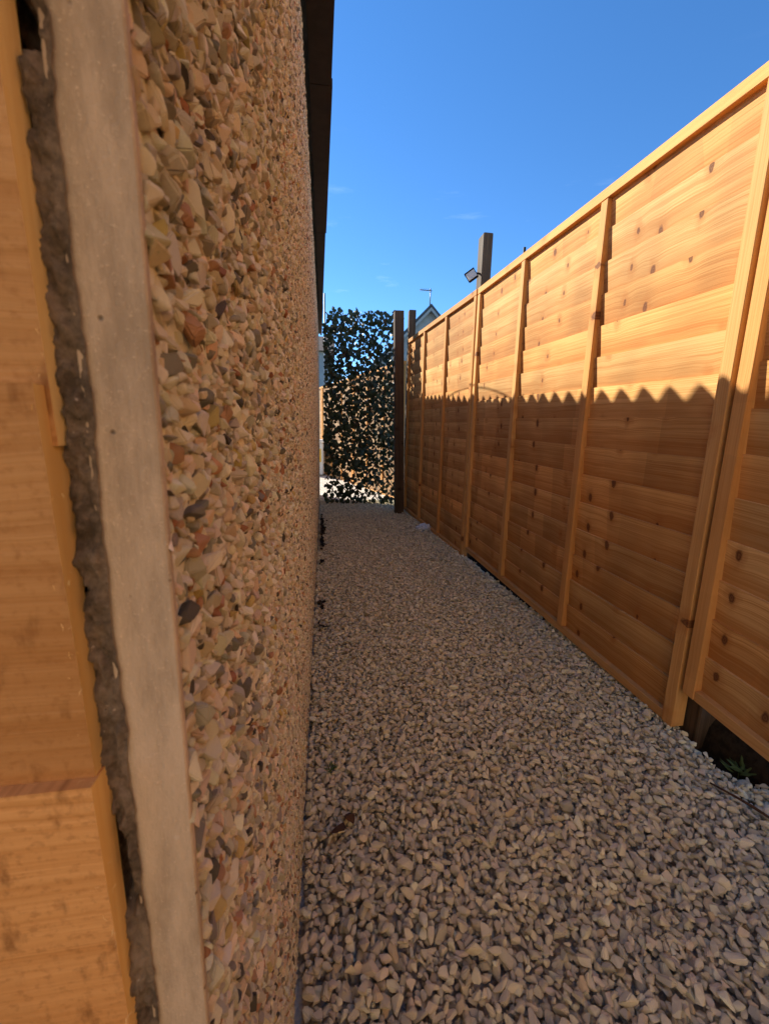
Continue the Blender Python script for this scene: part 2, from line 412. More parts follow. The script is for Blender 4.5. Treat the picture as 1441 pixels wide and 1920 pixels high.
tb_ = NT('fine chippings'); pb_ = tb_.obj()
vb_ = tb_.n('TexVoronoi', {'Vector': pb_, 'Scale': 95.0})
cb_ = tb_.n('SeparateColor', {0: vb_.outputs['Color']}).outputs[0]
M['bed'] = tb_.done(tb_.ramp(cb_, [(0, (.44, .38, .29)), (.5, (.56, .48, .37)), (1, (.66, .58, .46))]), .9, tb_.bump(tb_.math('SUBTRACT', 1.0, vb_.outputs['Distance']), .9, .006), .2)
tag(sheet('gravel_bed', -.06, 1.06, .2, 5.5, -.03, M['bed'], 20, 80, .006, 9.), kind='structure')

# ================================================================== THE GARAGE (left)
G_END = 5.75
def wall_x(y, z=1.0): return -.0484 - .0022 * y - .0045 * np.clip(1 - z / .9, 0, 1) + .0016 * np.exp((.127 - y) / .007)
def roof_h(y): return H + 1.158 + .042 * (y - 2.2)        # crest of the sheets at the eaves
def edge_x(y): return .033 - .0114 * (y - 1.34)

garage = empty('garage', (-1.3, 2.9, 0), 'pebbledashed concrete garage wall with dark eaves along the left of the path', 'garage')
GL = Vector((1.3, -2.9, 0))                                # part offset: parts are written in world coordinates
def gpart(name, me): return ob(name, me, garage, GL)

# long wall: a slab with a lightly uneven face
v = []; f = []; NYW, NZW = 60, 24
for j in range(NYW + 1):
    y = .1275 + (G_END - .1275) * (j / NYW) ** 1.4
    for k in range(NZW + 1):
        z = -.02 + (roof_h(y) - .105 + .02) * k / NZW
        v.append((wall_x(y, z) + .0012 * mnoise.noise(Vector((y * 6, z * 6, 0))), y, z))
n0 = len(v)
for j in range(NYW):
    for k in range(NZW):
        a = j * (NZW + 1) + k; f.append((a, a + NZW + 1, a + NZW + 2, a + 1))
for j in range(NYW + 1):
    y = .1275 + (G_END - .1275) * (j / NYW) ** 1.4
    v.append((-.15, y, -.02)); v.append((-.15, y, roof_h(y) - .105))
for j in range(NYW):
    a = n0 + 2 * j; f.append((a, a + 1, a + 3, a + 2))
    t0 = j * (NZW + 1) + NZW; f.append((t0, t0 + NZW + 1, a + 3, a + 1))
wall = gpart('wall_panel', mesh_np('wall_panel', v, f, M['matrix'], True))

# smooth front end of the wall panel
bm = bmesh.new(); bm_box(bm, -.0652, -.0461, .1268, .1300, -.05, 2.0); finish(bm, .0005, 1)
gpart('concrete_edge', bm_mesh('concrete_edge', bm, M['concrete'], False))
# rough mortar behind the timber
v = []; f = []; NX_, NZ_ = 26, 1100
for k in range(NZ_ + 1):
    z = .35 + 1.15 * k / NZ_
    rgt = -.0630 + .0016 * mnoise.noise(Vector((0, 0, z * 14))) + .0010 * mnoise.noise(Vector((3, 0, z * 60))) + .0006 * mnoise.noise(Vector((5, 0, z * 240)))
    for i in range(NX_ + 1):
        s = i / NX_
        x = rgt - .0125 * s
        b = .0028 * min(1, s * 4) * (-.35 + .7 * mnoise.noise(Vector((x * 90, 2, z * 34))) + 1.0 * mnoise.noise(Vector((x * 300, 7, z * 160))) + 0.7 * abs(mnoise.noise(Vector((x * 700, 3, z * 380)))) + .35 * mnoise.noise(Vector((x * 1500, 3, z * 1100))))
        hole = mnoise.noise(Vector((x * 55, 11, z * 21))) + .5 * mnoise.noise(Vector((x * 160, 4, z * 70)))
        if hole > .10 and s > .24: b -= .05 * (hole - .10) * min(1, (s - .24) * 6)
        b -= .010 * max(0, s - .62)
        v.append((x, .1258 - max(b, -.014), z))
for k in range(NZ_):
    for i in range(NX_):
        a = k * (NX_ + 1) + i; f.append((a, a + NX_ + 1, a + NX_ + 2, a + 1))
gpart('mortar', mesh_np('mortar', v, f, M['mortar'], True))

# other walls, slab, wall plate, eaves
def end_wall(name, y0, y1, x1):
    ym = (y0 + y1) / 2; h = roof_h(ym) - .095
    q = [(-2.6, h - .36), (x1, h + .12 * x1 - .01), (x1, -.02), (-2.6, -.02)]
    v = [(x, y0, z) for x, z in q] + [(x, y1, z) for x, z in q]
    gpart(name, mesh_np(name, v, [(0, 1, 2, 3), (7, 6, 5, 4), (0, 4, 5, 1), (1, 5, 6, 2), (2, 6, 7, 3), (3, 7, 4, 0)], M['matrix']))
end_wall('front_wall', .14, .22, -.152)
end_wall('back_wall', G_END + .002, G_END + .08, wall_x(G_END) - .003)
gpart('far_wall', box_mesh('far_wall', -2.72, -2.605, .14, G_END + .08, -.02, 1.58, M['matrix'], .002))
v = []; f = []; NS = 160
for j in range(NS + 1):
    y = .05 + (G_END + .1) * j / NS
    ex = -.056 + .006 * mnoise.noise(Vector((y * 3.1, 0, 5))) + .003 * mnoise.noise(Vector((y * 19, 2, 5)))
    tz = -.012 + .006 * mnoise.noise(Vector((y * 4, 9, 1)))
    v += [(ex + .002, y, -.1), (ex, y, tz - .006), (ex - .006, y, tz), (-2.7, y, tz + .004)]
for j in range(NS):
    for k in range(3):
        a = 4 * j + k; f.append((a, a + 4, a + 5, a + 1))
gpart('slab', mesh_np('slab', v, f, M['slab'], True))
def rail_y(name, x0, x1, y0, y1, dz0, dz1, mat, xe=None, n=8):
    v = []; f = []
    for j in range(n + 1):
        y = y0 + (y1 - y0) * j / n; h = roof_h(y); xb = x1 if xe is None else edge_x(y) + xe
        v += [(x0, y, h + dz0), (xb, y, h + dz0), (xb, y, h + dz1), (x0, y, h + dz1)]
    for j in range(n):
        for k in range(4):
            a = 4 * j; f.append((a + k, a + (k + 1) % 4, a + 4 + (k + 1) % 4, a + 4 + k))
    f += [(3, 2, 1, 0), tuple(4 * n + q for q in range(4))]
    return gpart(name, mesh_np(name, v, f, mat))
rail_y('wall_plate', -.149, -.085, .24, G_END - .01, -.12, -.06, M['dark'])
for y0, y1, e in ((.04, 1.52, 0.0), (1.523, 2.62, .0035), (2.623, 4.3, -.001), (4.303, G_END + .12, .002)):
    rail_y('eaves_board', -.036, 0, y0, y1, -.082, -.060, M['eave'], e)
# felted roof; corrugated trim added at the eaves, shaped to cast the toothed shadow
LAM = .1035
CR0 = 1.018 + 1.10 * 1.035 - 11 * LAM
def crest(y): return ((1 + math.cos(2 * math.pi * (y - CR0) / LAM)) / 2) ** 1.05
def strip_solid(name, ys, xs, ztop, thick, mat):
    v = []; f = []; nx = len(xs); n = len(ys) - 1
    for y in ys:
        for x in xs:
            xx = x + (edge_x(y) - .004 if x > -.15 else 0)
            v.append((xx, y, ztop(xx, y)))
    m0 = len(v)
    v += [(p[0], p[1], p[2] - thick if thick else roof_h(p[1]) - .0585) for p in v]
    for j in range(n):
        for i in range(nx - 1):
            a = j * nx + i
            f.append((a, a + nx, a + nx + 1, a + 1)); f.append((m0 + a, m0 + a + 1, m0 + a + nx + 1, m0 + a + nx))
        a = j * nx; f.append((a, m0 + a, m0 + a + nx, a + nx))
        a = j * nx + nx - 1; f.append((a, a + nx, m0 + a + nx, m0 + a))
    for i in range(nx - 1):
        f.append((i, i + 1, m0 + i + 1, m0 + i)); a = n * nx + i; f.append((a, m0 + a, m0 + a + 1, a + 1))
    return gpart(name, mesh_np(name, v, f, mat, True))
strip_solid('roof', np.linspace(-.02, G_END + .12, 40), [-.004, -.3, -1.2, -2.75], lambda x, y: roof_h(y) - .052 + .12 * min(x, 0), .007, M['roof'])
ys = -.02; k = 0
while ys < G_END + .1:
    ye = min(ys + LAM * 12, G_END + .12)
    strip_solid('shadow_trim', np.linspace(ys, ye + .02, int((ye - ys) / LAM * 14) + 2), [0, -.012, -.024],
                lambda x, y: roof_h(y) - .048 + .042 * crest(y + .0015 * mnoise.noise(Vector((y * 9, 1, 0)))) + .002 * (k % 2) + .003 * mnoise.noise(Vector((y * 4, k, 0))), 0, M['roof'])
    ys = ye; k += 1

# ---- pebbles
PAL = np.array([(.74, .66, .50), (.79, .72, .57), (.69, .60, .44), (.80, .75, .62), (.76, .62, .47), (.62, .55, .43), (.50, .45, .36),
                (.32, .285, .24), (.22, .20, .165), (.11, .095, .08), (.38, .17, .09), (.50, .28, .16), (.62, .47, .20), (.74, .56, .40)])
PWT = np.array([16, 15, 13, 9, 9, 11, 9, 6, 3.5, 1.8, 1.7, 2.4, 2.2, 9.]); PWT /= PWT.sum()
pv = [chip_mesh('pebble_%02d' % i, M['pebble'], (rng.uniform(.6, .9), rng.uniform(.75, 1.1), rng.uniform(.85, 1.35)), int(rng.integers(8, 13)), 100 + i, rng.uniform(.03, .08)) for i in range(24)]
P = []; Sz = []; Dp = []
def lay(y0, y1, sp, lo, hi, depth, zlo=.03):
    ny = int((y1 - y0) / sp) + 1; nz = int((2.1 - zlo) / (sp * .9))
    jj, kk = np.meshgrid(np.arange(ny), np.arange(nz), indexing='ij')
    y = y0 + (jj + .5 * (kk % 2)) * sp + rng.uniform(-.38, .38, jj.shape) * sp
    z = zlo + kk * sp * .9 + rng.uniform(-.38, .38, jj.shape) * sp
    y = y.ravel(); z = z.ravel(); s = lo + (hi - lo) * rng.beta(1.6, 2.4, len(y))
    ok = (y > y0) & (y < y1) & (z < roof_h(y) - .112)
    P.append(np.stack([y, z], 1)[ok]); Sz.append(s[ok]); Dp.append(depth * np.ones(ok.sum()) + rng.uniform(-.0012, .0014, ok.sum()))
lay(.1316, .75, .0104, .0080, .0158, .0009)
lay(.1298, .75, .0060, .0046, .0098, .0005)
lay(.75, 2.1, .0112, .0090, .0165, .0002)
lay(.75, 2.1, .0078, .0058, .0104, .0002)
lay(2.1, G_END, .0165, .011, .017, .0002)
P = np.concatenate(P); Sz = np.concatenate(Sz); Dp = np.concatenate(Dp)
Y_, Z_ = P[:, 0], P[:, 1]; nP = len(P)
pos = np.stack([wall_x(Y_, Z_) + Dp, Y_, Z_], 1)
rot = np.stack([rng.uniform(0, 6.283, nP), rng.normal(0, .45, nP), rng.normal(0, .45, nP)], 1)
scl = Sz[:, None] * rng.uniform(.85, 1.15, (nP, 3))
PAL = np.minimum(PAL * np.array([1.0, .95, .84]), .82)
colr = PAL[rng.choice(len(PAL), nP, p=PWT)] * rng.uniform(.82, 1.15, (nP, 1)) * rng.uniform(.95, 1.05, (nP, 3))
# green and earthy splash staining on the lowest courses, in uneven patches
st = np.clip((.34 - Z_) / .34, 0, 1) * np.clip(.55 + .9 * np.array([mnoise.noise(Vector((a * 7, b * 9, 3))) for a, b in zip(Y_, Z_)]), 0, 1)
colr = colr * (1 - .5 * st[:, None]) + st[:, None] * .5 * np.array([.16, .125, .055])
pick = rng.integers(0, len(pv), nP)
# the 300 pebbles that show largest are parts, the rest one part of kind stuff
rel = np.stack([pos[:, 0], pos[:, 1], pos[:, 2] - H], 1)
cz = rel @ np.array([AX[2], AY[2], AU[2]]); cx = rel @ np.array([AX[0], AY[0], AU[0]]); cy = rel @ np.array([AX[1], AY[1], AU[1]])
inv = (np.abs(cx / cz) < 725 / 775) & (np.abs(cy / cz) < 965 / 775)
score = np.where(inv, Sz / cz, 0)
big = np.argsort(-score)[:300]
isbig = np.zeros(nP, bool); isbig[big] = True
for i in big:
    o = bpy.data.objects.new('pebble', pv[pick[i]])
    o.location = pos[i]; o.rotation_euler = rot[i]; o.scale = scl[i]; o['col'] = [float(c) for c in colr[i]]
    link(o, wall)
rest = ~isbig
scatter('pebbledash', pos[rest], rot[rest], scl[rest], colr[rest], pick[rest], pv, garage).location = GL

# ================================================================== TIMBER PANEL BY THE CAMERA (far left)
def board_mesh(name, L, hgt, mat, over=.014, tb=.004, tt=.0112, lean=.0085, shear=0.0, nx=6, jit=.0009, mat_end=None):
    """one lapped board: local x along, +y towards the viewer, z up; its top edge stands proud"""
    bm = bmesh.new(); rings = []
    for i in range(nx + 1):
        x = L * i / nx; j = random.uniform(-jit, jit); w = random.uniform(-.0006, .0006)
        prof = ((0, 0), (tb, 0), (lean + tt * .35 + w, hgt + over + j), (lean - tt * .65 + w, hgt + over + j))
        rings.append([bm.verts.new((x, y, z + shear * x)) for y, z in prof])
    for a, b in zip(rings, rings[1:]):
        for k in range(4): bm.faces.new((a[k], a[(k + 1) % 4], b[(k + 1) % 4], b[k]))
    c0 = bm.faces.new(rings[0][::-1]); c1 = bm.faces.new(rings[-1])
    if mat_end: c0.material_index = 1; c1.material_index = 1
    bmesh.ops.recalc_face_normals(bm, faces=bm.faces)
    me = bm_mesh(name, bm, mat)
    if mat_end: me.materials.append(mat_end)
    return me

gate = empty('board_fence', (-.0690, .1286, .05), 'lapped timber panel butted against the smooth concrete edge close by the camera', 'fence panel')
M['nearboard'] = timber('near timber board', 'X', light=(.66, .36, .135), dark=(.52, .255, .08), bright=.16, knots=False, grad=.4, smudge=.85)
PITCH = .117
z0 = H + (960 - 725) / 775 * .122 - .05 + .004       # top edge of one board seen at pixel row 725
nb_ = 0
base = H + .0095 - .05 - PITCH * 7 - .015
for i in range(17):
    zb = base + i * PITCH - PITCH
    dx = random.uniform(-.0012, .0012)
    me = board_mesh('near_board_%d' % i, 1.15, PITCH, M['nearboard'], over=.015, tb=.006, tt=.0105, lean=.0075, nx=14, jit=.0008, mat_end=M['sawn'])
    o = ob('board', me, gate, (dx - .001, 0, zb), (0, 0, math.pi)); o['run'] = random.random() * 3
# fibres of the rough saw cut
bm = bmesh.new()
for i in range(130):
    z = random.uniform(.55, 1.12); a = Vector((random.uniform(-.0035, .0003), random.uniform(-.0125, -.0035), z))
    d = Vector((random.gauss(.2, .8), random.gauss(-.5, .5), random.gauss(-.5, .8))).normalized(); ln = random.uniform(.0008, .0028)
    c = a + d * ln * .5 + Vector((random.gauss(0, .0004), 0, random.gauss(0, .0004))); b = a + d * ln + Vector((0, 0, -.0006))
    w = Vector((0, 0, 1)).cross(d).normalized() * .00008
    vs = [bm.verts.new(q) for q in (a - w, a + w, c + w, c - w, b)]
    bm.faces.new((vs[0], vs[1], vs[2], vs[3])); bm.faces.new((vs[3], vs[2], vs[4]))
fb = ob('sawn_fibre', bm_mesh('sawn_fibre', bm, M['sawn']), gate); fb['kind'] = 'stuff'

# ================================================================== FENCE PANELS (right)
def fence_panel(A, B, z0, z1, zt0, label, run0=0, bays=3, nboard=15, group='lapped timber fence panels along the path', bmat='board'):
    """A, B: plan positions of its two ends (A the end whose -x side... near); z0, z1: bottom height at A and B; zt0: top at A"""
    A = Vector((*A, 0)); B = Vector((*B, 0)); L = (B - A).length; ang = math.atan2(B.y - A.y, B.x - A.x)
    sh = (z1 - z0) / L; Ht = zt0 - z0
    root = empty('fence_panel', (A.x, A.y, z0), label, 'fence panel', group)
    root.rotation_euler.z = ang
    railh, p = .038, .0175
    pit = (Ht - railh - .012) / nboard
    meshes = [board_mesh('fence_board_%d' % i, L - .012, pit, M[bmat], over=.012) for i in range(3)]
    run = run0; left = random.randint(2, 4)
    for i in range(nboard):
        if left == 0: run += 1.37; left = random.randint(2, 5)
        left -= 1
        o = ob('board', meshes[i % 3], root, (.006, .002 + random.uniform(0, .0012), .012 + i * pit + sh * .006), (0, -math.atan(sh), 0)); o['run'] = run + .02 * random.random()
    bmx = lambda x0, x1, za, zb, y0, y1, mat, nm, nx=1: ob(nm, _bx(x0, x1, y0, y1, za, zb, sh, mat, nx), root)
    def _bx(x0, x1, y0, y1, za, zb, sh, mat, nx):
        bm = bmesh.new(); bm_box(bm, x0, x1, y0, y1, za, zb, sh, nx, .0004 if nx > 1 else 0); finish(bm, .0016); return bm_mesh('strip', bm, mat)
    yb = .0155
    o = bmx(0, L - .004, Ht - railh, Ht, -.012, yb + p, M['rail'], 'top_rail', 4); o['run'] = run0 + .5
    o = bmx(.0385, L - .042, .001, .032, -.012, yb + p * .75, M['rail'], 'bottom_rail', 4); o['run'] = run0 + .7
    w = .038
    xs = [0] + [L * q / bays - w / 2 for q in range(1, bays)] + [L - .004 - w]
    for q, x in enumerate(xs):
        za = .002 if q in (0, bays) else .033
        mx = bmesh.new(); bm_box(mx, 0, w, -.012 if q in (0, bays) else 0, yb + p - .0015 * (q % 2), za, Ht - railh - .0015, sh); finish(mx, .0016)
        o = ob('batten', bm_mesh('batten', mx, M['batten']), root, (x, 0, sh * x)); o['run'] = run0 + q * .9
    return root

def pt(a, b, s): return (a[0] + (b[0] - a[0]) * s, a[1] + (b[1] - a[1]) * s)
S1 = (1.090, .992); S2 = (1.037, 2.825); S3 = (.928, 4.60)
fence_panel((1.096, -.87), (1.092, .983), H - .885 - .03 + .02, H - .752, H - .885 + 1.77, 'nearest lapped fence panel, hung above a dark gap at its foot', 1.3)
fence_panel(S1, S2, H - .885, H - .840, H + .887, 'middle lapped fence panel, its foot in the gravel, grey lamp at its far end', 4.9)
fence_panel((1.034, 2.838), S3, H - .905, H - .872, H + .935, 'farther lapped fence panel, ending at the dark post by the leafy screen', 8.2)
fence_panel((1.10, -2.72), (1.098, -.885), H - .895, H - .84, H + .87, 'added lapped fence panel, unseen behind the photographer', 15.1)  # added out of view for the sunlight it bounces
FA, FB = (1.02, 5.35), (-.52, 10.6)
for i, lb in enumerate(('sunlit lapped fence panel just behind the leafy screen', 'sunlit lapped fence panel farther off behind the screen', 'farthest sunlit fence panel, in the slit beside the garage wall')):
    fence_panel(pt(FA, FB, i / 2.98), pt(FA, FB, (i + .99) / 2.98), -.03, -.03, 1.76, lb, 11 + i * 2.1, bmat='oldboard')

# posts
def post(name, x0, x1, y0, y1, z1, label, mat='post', parts=None, bev=.004):
    o = ob(name, box_mesh(name, x0 - (x0 + x1) / 2, x1 - (x0 + x1) / 2, y0 - (y0 + y1) / 2, y1 - (y0 + y1) / 2, -.1, z1, M[mat], bev), None, ((x0 + x1) / 2, (y0 + y1) / 2, 0))
    return tag(o, label, 'post')
post('timber_post', 1.112, 1.182, .955, 1.03, 1.72, 'square fence post showing in the dark gap between the two near panels')
post('timber_post', 1.062, 1.128, 2.93, 3.03, H + 1.315, 'tall weathered post rising behind the fence with the grey lamp on it', 'palepost')
gp_ = post('timber_post', .775, .869, 4.42, 4.515, H + 1.205, 'dark square gate post at the right edge of the leafy screen')
gp_.rotation_euler.y = -.028
post('timber_post', .925, .999, 4.72, 4.80, H + 1.30, 'second dark post top beyond the fence end, right of the gate post')
rod = ob('metal_rod', tube('metal_rod', [(0, 0, -.1), (0, 0, 1.0), (.004, .002, H + 1.058)], .008, M['blackplastic']), None, (1.148, 2.49, 0))
tag(rod, 'thin dark rod tip sticking up above the sunlit fence top', 'rod')

# ---- grey lamp on the tall post
lamp = empty('floodlight', (.992, 2.925, H + 1.04), 'small grey floodlight tilted downwards on the tall post above the fence', 'floodlight')
bm = bmesh.new(); bm_box(bm, -.05, .05, -.012, .014, -.05, .05); finish(bm, .006, 2)
hs = ob('housing', bm_mesh('housing', bm, M['blackplastic']), lamp)
bm = bmesh.new(); bm_box(bm, -.043, .043, -.0165, -.0125, -.043, .043); finish(bm, .002)
ln_ = ob('lens', bm_mesh('lens', bm, M['greylens']), lamp)
bm = bmesh.new(); bm_box(bm, -.052, .052, -.02, .016, .0505, .058); finish(bm, .002)
sp_ = ob('solar_cap', bm_mesh('solar_cap', bm, M['blackplastic']), lamp)
br = ob('bracket', tube('bracket', [(.005, .012, .01), (.05, .03, .03), (.092, .045, .03)], .007, M['blackplastic']), lamp)
for o in (hs, ln_, sp_): o.rotation_euler = (math.radians(-22), math.radians(-32), math.radians(-25)); o.scale = (.7, .7, .7)

# ================================================================== LEAFY TRELLIS SCREEN
TY = 5.06
TX0, TX1, TZ0, TZ1 = .004, .90, .0, H + 1.31
tr = empty('trellis_screen', ((TX0 + TX1) / 2, TY, 0), 'dark leafy trellis screen closing the far end of the path', 'trellis')
cx_ = (TX0 + TX1) / 2
def slat(xa, za, xb, zb, y):
    bm = bmesh.new(); d = Vector((xb - xa, 0, zb - za)); L = d.length
    bm_box(bm, 0, L, -.0025, .0025, -.006, .006)
    return ob('lattice_slat', bm_mesh('lattice_slat', bm, M['willow']), tr, (xa - cx_, y, za), (0, -math.atan2(d.z, d.x), 0))
step = .155
for sgn in (1, -1):
    c = -2.4
    while c < 3.4:
        # line x = c + sgn * t, z = t
        pts = []
        for t in np.linspace(TZ0, TZ1, 60):
            x = c + sgn * t * .8
            if TX0 <= x <= TX1: pts.append((x, t))
        if len(pts) > 4: slat(pts[0][0], pts[0][1], pts[-1][0], pts[-1][1], .004 * sgn)
        c += step
def leaf_mesh(name, seed, mat=None):
    r = random.Random(seed); bm = bmesh.new()
    outl = [(0, -.5), (.30, -.36), (.46, -.08), (.30, .12), (.26, .28), (0, .52)]
    half = []
    mid = [bm.verts.new((0, y, .03 * math.cos(y * 3))) for y in (-.5, -.2, .1, .52)]
    for s in (1, -1):
        o = [bm.verts.new((s * x * r.uniform(.85, 1.15), y, -.10 * abs(x) * 2 * r.uniform(.6, 1.3))) for x, y in outl[1:-1]]
        q = [(mid[0], o[0], mid[1]), (mid[1], o[0], o[1]), (mid[1], o[1], mid[2]), (o[1], o[2], mid[2]), (mid[2], o[2], o[3]), (mid[2], o[3], mid[3])]
        for fce in q: bm.faces.new(fce if s > 0 else fce[::-1])
    return bm_mesh(name, bm, mat or M['leafgreen'])
lv = [leaf_mesh('leaf_%d' % i, i) for i in range(6)]
spots = []
def top_z(x):
    return TZ1 + .03 + .018 * mnoise.noise(Vector((x * 9, 3, 1))) - .16 * max(0, 1 - (x - TX0) / .10)
cand = 0
while len(spots) < 1950 and cand < 120000:
    cand += 1
    x = random.uniform(TX0 + .006, TX1 - .004); z = random.uniform(TZ0 + .02, top_z(x))
    dens = .85 + .32 * mnoise.noise(Vector((x * 4.5, z * 4.5, 2.2)))
    if z < .46: dens -= .34
    if abs(z - 1.05) < .25 and x < .35: dens += .2
    if random.random() > dens: continue
    if any((x - a) ** 2 + (z - b) ** 2 < .017 ** 2 for a, b, _ in spots): continue
    spots.append((x, z, random.uniform(.038, .060) + .018 * random.random() ** 2))
order = sorted(range(len(spots)), key=lambda i: -spots[i][2])
leafstuff = bmesh.new()
for rank, i in enumerate(order):
    x, z, s = spots[i]
    loc = Vector((x - cx_, random.uniform(-.07, .05), z)); e = Euler((math.radians(90) + random.gauss(0, .55), random.uniform(0, 6.28), random.gauss(0, .6)))
    if rank < 300:
        o = ob('leaf', lv[i % 6], tr, loc, e); o.scale = (s, s, s)
    else:
        tmp = bmesh.new(); tmp.from_mesh(lv[i % 6]); tmp.transform(Matrix.LocRotScale(loc, e, Vector((s, s, s))))
        mm = bpy.data.meshes.new('tmp'); tmp.to_mesh(mm); tmp.free(); leafstuff.from_mesh(mm); bpy.data.meshes.remove(mm)
fo = ob('foliage', bm_mesh('foliage', leafstuff, M['leafgreen']), tr); fo['kind'] = 'stuff'

# ================================================================== GRAVEL
def gravel_edge_l(y): return -.046 - .006 * (mnoise.noise(Vector((y * 5, 0, 8))) > .25) + .012 * mnoise.noise(Vector((y * 11, 3, 8))) + (.006 if y < .62 else 0)
def gravel_edge_r(y):
    if y > 1.0: return 1.10 - max(0, (y - 1.0)) * .045
    if y > .80: return 1.075 + .02 * mnoise.noise(Vector((y * 30, 0, 0)))
    return min(1.32, 1.075 + (.80 - y) * 2.2)
gv = [chip_mesh('gravel_%02d' % i, M['gravel'], (rng.uniform(1.0, 1.45), rng.uniform(.75, 1.05), rng.uniform(.5, .8)), int(rng.integers(9, 16)), 300 + i, rng.uniform(.08, .2)) for i in range(26)]
CELL = .004
X0, X1, Y0, Y1 = -.09, 1.36, .30, 5.35
GX, GY = int((X1 - X0) / CELL), int((Y1 - Y0) / CELL)
hf = np.full((GX, GY), -.034, np.float32)
gp, gr, gs = [], [], []
def hmask(r):
    k = int(r / CELL) + 1; a = np.arange(-k, k + 1) * CELL
    d2 = (a[:, None] ** 2 + a[None] ** 2) / r ** 2
    return k, d2 < 1, np.sqrt(np.clip(1 - d2, 0, 1)).astype(np.float32)
MASKS = {}
NG = 68000
for i in range(NG):
    best = None
    s = .0105 + .0225 * random.betavariate(1.7, 3.2)
    if random.random() < .25: s *= .68
    kr = round(s * .45, 3)
    if kr not in MASKS: MASKS[kr] = hmask(kr)
    k, mk, dome = MASKS[kr]
    for _ in range(4):
        y = Y0 + (Y1 - Y0) * random.random()
        xl, xr = gravel_edge_l(y), gravel_edge_r(y)
        x = xl + (xr - xl) * random.random()
        ix, iy = int((x - X0) / CELL), int((y - Y0) / CELL)
        if ix - k < 0 or iy - k < 0 or ix + k >= GX or iy + k >= GY: continue
        w = hf[ix - k:ix + k + 1, iy - k:iy + k + 1]
        hm = float(w[mk].mean())
        if best is None or hm < best[0]: best = (hm, x, y, ix, iy)
    if best is None or best[0] > .008: continue
    hm, x, y, ix, iy = best
    w = hf[ix - k:ix + k + 1, iy - k:iy + k + 1]
    th = s * random.uniform(.5, .72)
    zc = .45 * hm + .55 * float(np.percentile(w[mk], 75)) + th * .40
    np.maximum(w, np.where(mk, zc + dome * th * .42, -1), out=w)
    gx = float(w[-1].mean() - w[0].mean()) / (2 * kr); gyy = float(w[:, -1].mean() - w[:, 0].mean()) / (2 * kr)
    gp.append((x, y, zc)); gs.append(s)
    gr.append((max(-.7, min(.7, gyy * .5)) + random.gauss(0, .30), -max(-.7, min(.7, gx * .5)) + random.gauss(0, .30), random.uniform(0, 6.283)))
gp = np.array(gp); gs = np.array(gs); gr = np.array(gr); nG = len(gp)
gp[:, 2] -= np.percentile(gp[:, 2] + gs * .25, 85)
gpal = np.array([(.60, .53, .42), (.66, .59, .47), (.57, .50, .40), (.53, .47, .39), (.62, .52, .43), (.47, .43, .36), (.70, .64, .51), (.60, .48, .34), (.38, .35, .31)])
gw_ = np.array([18, 16, 15, 12, 10, 8, 8, 3, 3.]); gw_ /= gw_.sum()
gpal = np.minimum(gpal * np.array([1.18, 1.17, 1.02]), .8)
gc = gpal[rng.choice(len(gpal), nG, p=gw_)] * rng.uniform(.86, 1.12, (nG, 1))
gscl = gs[:, None] * rng.uniform(.88, 1.12, (nG, 3))
scatter('gravel', gp, gr, gscl, gc, rng.integers(0, len(gv), nG), gv)

# ================================================================== SMALL THINGS ON THE GROUND
def crumple(name, s, mat, seed):
    bm = bmesh.new(); bmesh.ops.create_icosphere(bm, subdivisions=3, radius=.5)
    for v in bm.verts:
        u = v.co.normalized(); r = .34 + .30 * abs(mnoise.noise(u * 2.3 + Vector((seed, 0, 0)))) + .12 * mnoise.noise(u * 6 + Vector((0, seed, 0)))
        v.co = Vector((u.x * r * s[0] * 2, u.y * r * s[1] * 2, u.z * r * s[2] * 2))
    return bm_mesh(name, bm, mat)
tag(ob('plastic_scrap', crumple('plastic_scrap', (.085, .07, .05), M['plasticwhite'], 3), None, (.905, 3.62, .018)), 'crumpled white plastic scrap lying at the foot of the fence', 'litter')
dl = leaf_mesh('dead_leaf', 77, M['deadleaf'])
for (x, y, s, lb) in ((.022, .775, .042, 'curled brown dead leaf on the gravel close to the wall'), (.052, .80, .034, 'smaller brown dead leaf right of the larger one by the wall')):
    o = ob('dead_leaf', dl, None, (x, y, .016), (random.gauss(.2, .3), random.gauss(.2, .3), random.uniform(0, 6))); o.scale = (s, s, s * 2.2)
    tag(o, lb, 'leaf', 'dead leaves on the gravel')
tag(ob('twig', tube('twig', [(1.035, .66, .012), (1.01, .70, .020), (.995, .735, .019), (.975, .78, .015)], .0042, M['deadleaf'], 6, .5), None), 'brown twig lying on the gravel below the raised fence panel', 'twig')
def weed(name, loc, n, s, label, seed):
    r = random.Random(seed); root = empty(name, loc, label, 'weed')
    sm = tube('weed_stem', [(0, 0, -.01), (0, .002, s * .5)], .0012, M['weed'], 5)
    ob('stem', sm, root)
    lm = leaf_mesh('weed_leaf', seed, M['weed'])
    for i in range(n):
        a = r.uniform(0, 6.28); el = r.uniform(.15, 1.1); d = Vector((math.cos(a) * math.cos(el), math.sin(a) * math.cos(el), math.sin(el))) * s * r.uniform(.4, 1)
        o = ob('leaf', lm, root, d * .6 + Vector((0, 0, s * .25)), (r.gauss(.3, .4), r.gauss(0, .4), a - 1.57)); q = s * r.uniform(.45, .8); o.scale = (q * .32, q, q)
    return root
weed('weed', (.012, .945, 0), 9, .030, 'small green weed at the foot of the pebbled wall', 5)
weed('weed', (1.125, .83, -.035), 16, .06, 'low green weed in the dark gap under the near fence panel', 8)
weed('weed', (1.14, .70, -.01), 12, .045, 'second low weed among the gravel nearer the right edge of the photo', 9)
